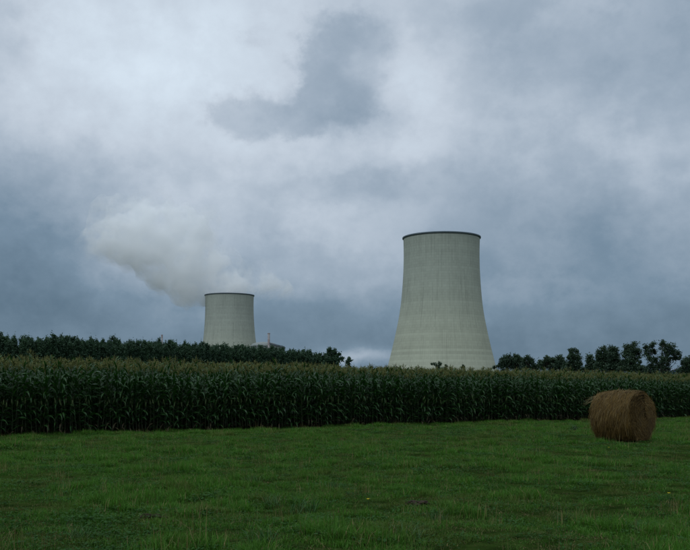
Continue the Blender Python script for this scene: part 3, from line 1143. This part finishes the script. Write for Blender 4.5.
GRASS = ([tuft(100 + i, 95, .055, .20, .006, .22, 1.1) for i in range(4)] +         # short mown turf
         [tuft(110 + i, 95, .075, .19, .006, .08, 1.0) for i in range(4)] +          # ordinary
         [tuft(120 + i, 110, .15, .11, .007, .05, .9) for i in range(3)] +          # taller bunch
         [tuft(130 + i, 55, .035, .20, .006, .8, 1.6) for i in range(2)])           # dead thatch


def rosette(seed):
    """low broad-leaved herbs: clover, plantain"""
    rr = random.Random(seed)
    b = MB()
    for _ in range(34):
        a, q = rr.uniform(0, 6.28), .17 * math.sqrt(rr.random())
        c = Vector((math.cos(a) * q, math.sin(a) * q, rr.uniform(.015, .06)))
        la = rr.uniform(0, 6.28)
        dv = Vector((math.cos(la), math.sin(la), rr.uniform(-.1, .5))) * rr.uniform(.025, .05)
        sd = Vector((-dv.y, dv.x, 0)) * rr.uniform(.25, .4)
        b.add([c, c + dv * .5 - sd, c + dv, c + dv * .5 + sd], [(0, 1, 2, 3)])
    for _ in range(25):
        a, q = rr.uniform(0, 6.28), .18 * math.sqrt(rr.random())
        c = Vector((math.cos(a) * q, math.sin(a) * q, -.01))
        dv = Vector((rr.gauss(0, .03), rr.gauss(0, .03), rr.uniform(.04, .09)))
        sd = Vector((.003, rr.uniform(-.003, .003), 0))
        b.add([c - sd, c + sd, c + dv], [(0, 1, 2)], 1)
    return b.mesh('grass_kind', [M['herb'], M['grass']], True)


GRASS += [rosette(150 + i) for i in range(3)]                                      # 13-15 broad-leaved herbs
GRASS += [tuft(160 + i, 12, .24, .16, .0035, 1.0, .35) for i in range(2)]          # 16-17 thin dry stems
gr = random.Random(77)
gpos, grot, gscl, gidx, gtint, gdry = [], [], [], [], [], []


def fbm(x, y, s):
    return mnoise.fractal(Vector((x * s, y * s, 3.7)), 1.0, 2.0, 4)


def edge_n(x, y):
    return (x - E0.x) * EN.x + (y - E0.y) * EN.y


def add_grass(x, y, far):
    n_ = edge_n(x, y)
    if n_ > .25:
        return
    a = fbm(x, y, .16) * 1.1
    b_ = fbm(x + 40, y, .8) * 1.3
    c_ = fbm(x, y + 60, 2.6) * 1.2
    v = a * .45 + b_ * .75 + c_ * .6
    u = gr.random()
    if v < -.30:
        if u > .5:
            return
        kind = 11 + gr.randrange(2) if u < .55 else gr.randrange(4)
    elif v < -.02:
        kind = gr.randrange(4) if u < .62 else 4 + gr.randrange(4)
    elif v < .38:
        kind = 4 + gr.randrange(4) if u < .85 else gr.randrange(4)
    else:
        kind = 8 + gr.randrange(3) if u < .55 else 4 + gr.randrange(4)
    w2 = gr.random()
    e_ = fbm(x + 90, y - 30, .55)
    if w2 < .10 + .45 * max(0, e_):
        kind = 13 + gr.randrange(3)
    elif w2 > .985 - .05 * max(0, -e_):
        kind = 16 + gr.randrange(2)
    if n_ > -.9 and u < .8:
        kind = 4 + gr.randrange(7)
    k = gr.uniform(.8, 1.25) * (1.0 + .35 * max(-.6, min(1, b_)))
    kz = k * gr.uniform(.8, 1.2)
    f = 1.0 + .5 * far
    gpos.append((x, y, float(ground_z(x, y)) - .005))
    grot.append((0, 0, gr.uniform(0, 6.28)))
    gscl.append((k * f, k * f, kz * (1 + .1 * far)))
    gidx.append(kind)
    gdry.append(max(0, min(1, (fbm(x - 25, y + 10, .9) * 1.3 + fbm(x, y, 3.1) * .5 - .12) * 1.6 + gr.gauss(0, .08))))
    gtint.append(max(0, min(1, .44 + .6 * a + .75 * b_ + 1.05 * c_ + gr.gauss(0, .14))))


def scatter(y0, y1, dens, far):
    area_w = lambda yy: .37 * yy + 3.0
    nmax = int((y1 - y0) * 2 * area_w(y1) * dens)
    for _ in range(nmax):
        y = gr.uniform(y0, y1)
        x = gr.uniform(-area_w(y1), area_w(y1))
        if abs(x) < area_w(y):
            add_grass(x, y, far)


scatter(6.5, 13, 62, 0)
scatter(13, 22, 40, 0)
scatter(22, 38, 24, .6)
scatter(38, 72, 15, 1.2)
grass = gn_instances('meadow_grass', GRASS, gpos, grot, gscl, gidx, {'tint': gtint, 'dry': gdry})
tag(grass, 'short rough meadow grass covering the foreground', kind='stuff')

# coarse pale tufts left standing, as the photograph shows them
COARSE = [tuft(140 + i, 75, .26, .13, .007, .10, .95, ('grass_blue', 'grass_dry')) for i in range(4)]
G_T = 'coarse grass tufts left standing in the meadow'
for px, py, sc, lab in ((303, 509, 1.15, 'pale coarse grass tuft low in the middle of the meadow'),
                        (272, 503, .8, 'pale coarse grass tuft just left of the biggest tuft'),
                        (333, 487, .8, 'dark upright grass tuft above the biggest pale tuft'),
                        (407, 538, .9, 'pale coarse grass tuft near the bottom edge, right of the middle'),
                        (262, 541, .9, 'pale coarse grass tuft at the bottom edge, left of the middle'),
                        (78, 538, .8, 'small grass tuft at the bottom left'),
                        (438, 520, .8, 'low grass tuft right of the earth clod'),
                        (562, 517, .7, 'small pale grass tuft below the hay bale'),
                        (148, 470, .8, 'pale grass tuft in the left half of the meadow'),
                        (252, 482, .9, 'upright grass tuft in the left half, nearer the middle'),
                        (645, 530, .8, 'grass tuft near the bottom right corner')):
    d_ = EYE * F / (py - HY)
    x = (px - CX) / F * d_
    o = ob('grass_tuft', COARSE[rng.randrange(4)], loc=(x, d_, float(ground_z(x, d_))), rot=(0, 0, rng.uniform(0, 6)), scale=(sc * 1.2, sc * 1.2, sc))
    tag(o, lab, 'grass tuft', G_T)

# ------------------------------------------------------------------ earth clods, weed, flowers
def clod(px, py, r, lab):
    d_ = EYE * F / (py - HY)
    x = (px - CX) / F * d_
    bm = bmesh.new()
    bmesh.ops.create_icosphere(bm, subdivisions=4, radius=1)
    sd = rng.uniform(0, 50)
    for v in bm.verts:
        q = 1 + .55 * mnoise.fractal(v.co * 1.7 + Vector((sd, 0, 0)), 1, 2, 5)
        v.co = Vector((v.co.x * r * q * 1.4, v.co.y * r * q, max(-.3, v.co.z) * r * q * .4))
    me = bpy.data.meshes.new('earth_clod')
    bm.to_mesh(me)
    bm.free()
    me.materials.append(M['soil'])
    o = ob('earth_clod', me, loc=(x, d_, float(ground_z(x, d_)) + .015))
    tag(o, lab, 'earth clod', 'clods of earth in the grass')


clod(419, 503, .11, 'dark clod of earth in the grass, low in the middle of the photo')
clod(152, 519, .10, 'dark clod of earth in the grass at lower left')


def weed(px, py, r, h, lab, seed):
    rr = random.Random(seed)
    d_ = EYE * F / (py - HY)
    x = (px - CX) / F * d_
    root = ob('weed_plant', None, loc=(x, d_, float(ground_z(x, d_))))
    tag(root, lab, 'weed')
    st = MB()
    tips = []
    for i in range(9):
        a = i * .7 + rr.uniform(-.2, .2)
        e = Vector((math.cos(a) * r * rr.uniform(.3, .9), math.sin(a) * r * rr.uniform(.3, .9), h * rr.uniform(.6, 1)))
        st.tube([(0, 0, -.02), e * .5 + Vector((0, 0, .05)), e], [.006, .005, .003], 4)
        tips.append(e)
    ob('stem', st.mesh('weed_stem', M['weed'], True), root)
    lb = MB()
    for e in tips:
        for k in range(16):
            leaf_cards(lb, [e * rr.uniform(.3, 1.05) + Vector((rr.gauss(0, .03), rr.gauss(0, .03), rr.gauss(0, .02)))], .03, rr)
    ob('foliage', lb.mesh('weed_foliage', M['weed']), root)


weed(574, 433, .24, .30, 'dark leafy weed in the grass left of the hay bale', 4)


def flower(px, py, lab):
    d_ = EYE * F / (py - HY)
    x = (px - CX) / F * d_
    root = ob('yellow_flower', None, loc=(x, d_, float(ground_z(x, d_))))
    tag(root, lab, 'flower', 'yellow flowers in the meadow')
    b = MB()
    b.tube([(0, 0, -.01), (.01, 0, .1), (0, .01, .19)], [.003, .003, .002], 4)
    ob('stem', b.mesh('flower_stem', M['weed']), root)
    b = MB()
    for k in range(10):
        a = k * .628
        b.add([(0, .01, .19), (math.cos(a - .25) * .016, .01 + math.sin(a - .25) * .016, .20), (math.cos(a) * .026, .01 + math.sin(a) * .026, .203),
               (math.cos(a + .25) * .016, .01 + math.sin(a + .25) * .016, .20)], [(0, 1, 2, 3)])
    ob('petals', b.mesh('flower_petals', M['petal']), root)


flower(609, 453.5, 'yellow flower in the grass just below the hay bale')
flower(368, 511, 'yellow flower low in the middle of the meadow')
flower(669, 507.5, 'yellow flower near the right edge of the meadow')

# ------------------------------------------------------------------ hay bale
BD = EYE * F / (441.5 - HY)
bx = (622.5 - CX) / F * BD
BR, BL = .835, 1.42                                     # radius, length
bale = ob('hay_bale', None, loc=(bx, BD, float(ground_z(bx, BD))), rot=(0, 0, R(-48)))
tag(bale, 'round weathered brown hay bale lying on the grass before the corn', 'hay bale')
ZC = BR * .955


def bale_shape(u, a, rr=1.0):
    """u -1..1 along the axis, a angle: point on the slumped roll"""
    x = u * BL / 2
    r = BR * rr * (1 - .06 * abs(u) ** 5) * (.985 + .02 * u)
    r *= 1 + .026 * math.sin(3 * a + 1) + .016 * math.sin(7 * a + u * 3) + .075 * mnoise.noise(Vector((u * 2.3, math.cos(a) * 2, math.sin(a) * 2)))
    y, z = r * math.cos(a), r * math.sin(a)
    z = max(z, -ZC + .0) if z > -ZC * .97 else -ZC * .97 - (-ZC * .97 - z) * .2
    sag = 1 + .045 * max(0, -z / BR)
    return Vector((x, y * sag, z + ZC))


b = MB()
NU, NA = 72, 96
for i in range(NU + 1):
    for j in range(NA):
        p = bale_shape(-1 + 2 * i / NU, 2 * math.pi * j / NA)
        q = mnoise.fractal(Vector((p.x * 9, p.y * 5, p.z * 5)), 1, 2, 4) * .02 + .022 * mnoise.fractal(Vector((p.x * 11, .3 * p.y, .3 * p.z)), 1, 2, 3)
        c_ = Vector((p.x, 0, ZC))
        b.v.append(tuple(p + (p - c_).normalized() * q))
for i in range(NU):
    for j in range(NA):
        b.f.append((i * NA + j, (i + 1) * NA + j, (i + 1) * NA + (j + 1) % NA, i * NA + (j + 1) % NA))
        b.m.append(0)
ob('rolled_side', b.mesh('bale_side', M['bale_core'], True), bale)
for sgn in (-1, 1):                                    # the two flat ends, wound in a spiral
    b = MB()
    NRr = 26
    for i in range(NRr + 1):
        for j in range(NA):
            f = i / NRr
            a = 2 * math.pi * j / NA
            p = bale_shape(sgn, a)
            c_ = Vector((p.x, 0, ZC))
            pp = c_ + (p - c_) * max(.004, f)
            turn = (f * 9 + j / NA) % 1.0
            out_ = .035 * math.sin(turn * 2 * math.pi) * (1 if f < .97 else 0) + .10 * (1 - f ** 2.5) * .9 + .02 * mnoise.fractal(Vector((pp.y * 9, pp.z * 9, sgn)), 1, 2, 4)
            b.v.append((pp.x + sgn * out_, pp.y, pp.z))
    for i in range(NRr):
        for j in range(NA):
            q4 = (i * NA + j, i * NA + (j + 1) % NA, (i + 1) * NA + (j + 1) % NA, (i + 1) * NA + j)
            b.f.append(q4 if sgn < 0 else q4[::-1])
            b.m.append(0)
    ob('rolled_end', b.mesh('bale_end', M['bale_core'], True), bale)
# loose stalks of hay over the whole roll
hr = random.Random(9)
b = MB()


def straw(p, dv, nrm_, l, w_, mi, curl=.3):
    dv = dv.normalized()
    sd = dv.cross(nrm_).normalized()
    dn = Vector((0, 0, -1))
    p1 = p + dv * l * .5 + nrm_ * hr.uniform(.0, .03) + dn * l * .04
    p2 = p + dv * l + nrm_ * hr.uniform(-.02, .05) + dn * l * curl * hr.random()
    for q in (p1, p2):
        q.z = max(q.z, .012)
    b.add([p - sd * w_, p + sd * w_, p1 + sd * w_, p1 - sd * w_, p2 + sd * w_ * .3, p2 - sd * w_ * .3], [(0, 1, 2, 3), (3, 2, 4, 5)], mi)


for k in range(19000):
    u, a = hr.uniform(-1, 1), hr.uniform(-.42 * math.pi, 1.42 * math.pi)
    p = bale_shape(u, a, 1.0)
    n_ = Vector((0, math.cos(a), math.sin(a)))
    tg = Vector((0, -math.sin(a), math.cos(a))) * (1 if hr.random() < .5 else -1)
    if tg.z > 0 and hr.random() < .5:
        tg = -tg
    dv = tg + Vector((hr.gauss(0, .28), 0, 0)) + n_ * abs(hr.gauss(0, .13))
    straw(p - n_ * .01, dv, n_, hr.uniform(.06, .32), hr.uniform(.0018, .0042), 1 if hr.random() < .07 else 0, .55)
for sgn in (-1, 1):
    for k in range(5200):
        a = hr.uniform(0, 6.28)
        f = math.sqrt(hr.random())
        pe = bale_shape(sgn, a)
        c_ = Vector((pe.x, 0, ZC))
        p = c_ + (pe - c_) * f + Vector((sgn * (.10 * (1 - f ** 2.5)), 0, 0))
        n_ = Vector((sgn, 0, 0))
        tg = Vector((0, -math.sin(a), math.cos(a)))
        if tg.z > 0:
            tg = -tg
        tg = tg * .8 + Vector((0, hr.gauss(0, .5), -abs(hr.gauss(0, .5))))
        straw(p, tg + n_ * abs(hr.gauss(0, .08)), n_, hr.uniform(.05, .22), hr.uniform(.0018, .0042), 1 if hr.random() < .07 else 0)
ls = ob('loose_hay', b.mesh('loose_hay', [M['straw'], M['straw_pale']]), bale)
ls['kind'] = 'stuff'
# hanging wisps: a pale one at the front corner, and some sticking out to the left
b = MB()
corner = bale_shape(.93, math.pi * 1.04)
for k in range(14):
    a = math.pi * hr.uniform(.80, 1.02)
    p = bale_shape(.84 + hr.uniform(-.1, .1), a)
    n_ = Vector((0, math.cos(a), math.sin(a)))
    straw(p + n_ * .03, Vector((hr.gauss(0, .2), -.12, -1)), n_, hr.uniform(.25, .5), .003, 0, .2)
ob('hanging_wisp', b.mesh('hanging_wisp', [M['straw_pale']]), bale)
b = MB()
for k in range(13):
    a = math.pi * hr.uniform(.66, .80)
    p = bale_shape(-.9 + hr.uniform(-.06, .1), a)
    n_ = Vector((0, math.cos(a), math.sin(a)))
    straw(p, Vector((-.75 + hr.gauss(0, .1), -.70 + hr.gauss(0, .12), -.34 + hr.gauss(0, .12))), Vector((.3, -.4, 1)).normalized(), hr.uniform(.3, .55), .003, 0, .25)
ob('stray_wisp', b.mesh('stray_wisp', [M['straw_pale']]), bale)
for k in range(9):                                     # twine wound round the roll
    u = -.88 + 1.76 * k / 8 + hr.uniform(-.05, .05)
    b = MB()
    pts = []
    for j in range(49):
        a = 2 * math.pi * j / 48
        p = bale_shape(u + .02 * math.sin(a), a, 1.012)
        pts.append(p)
    b.tube(pts, [.004] * 49, 4, cap=False)
    ob('twine', b.mesh('twine', M['twine'], True), bale)
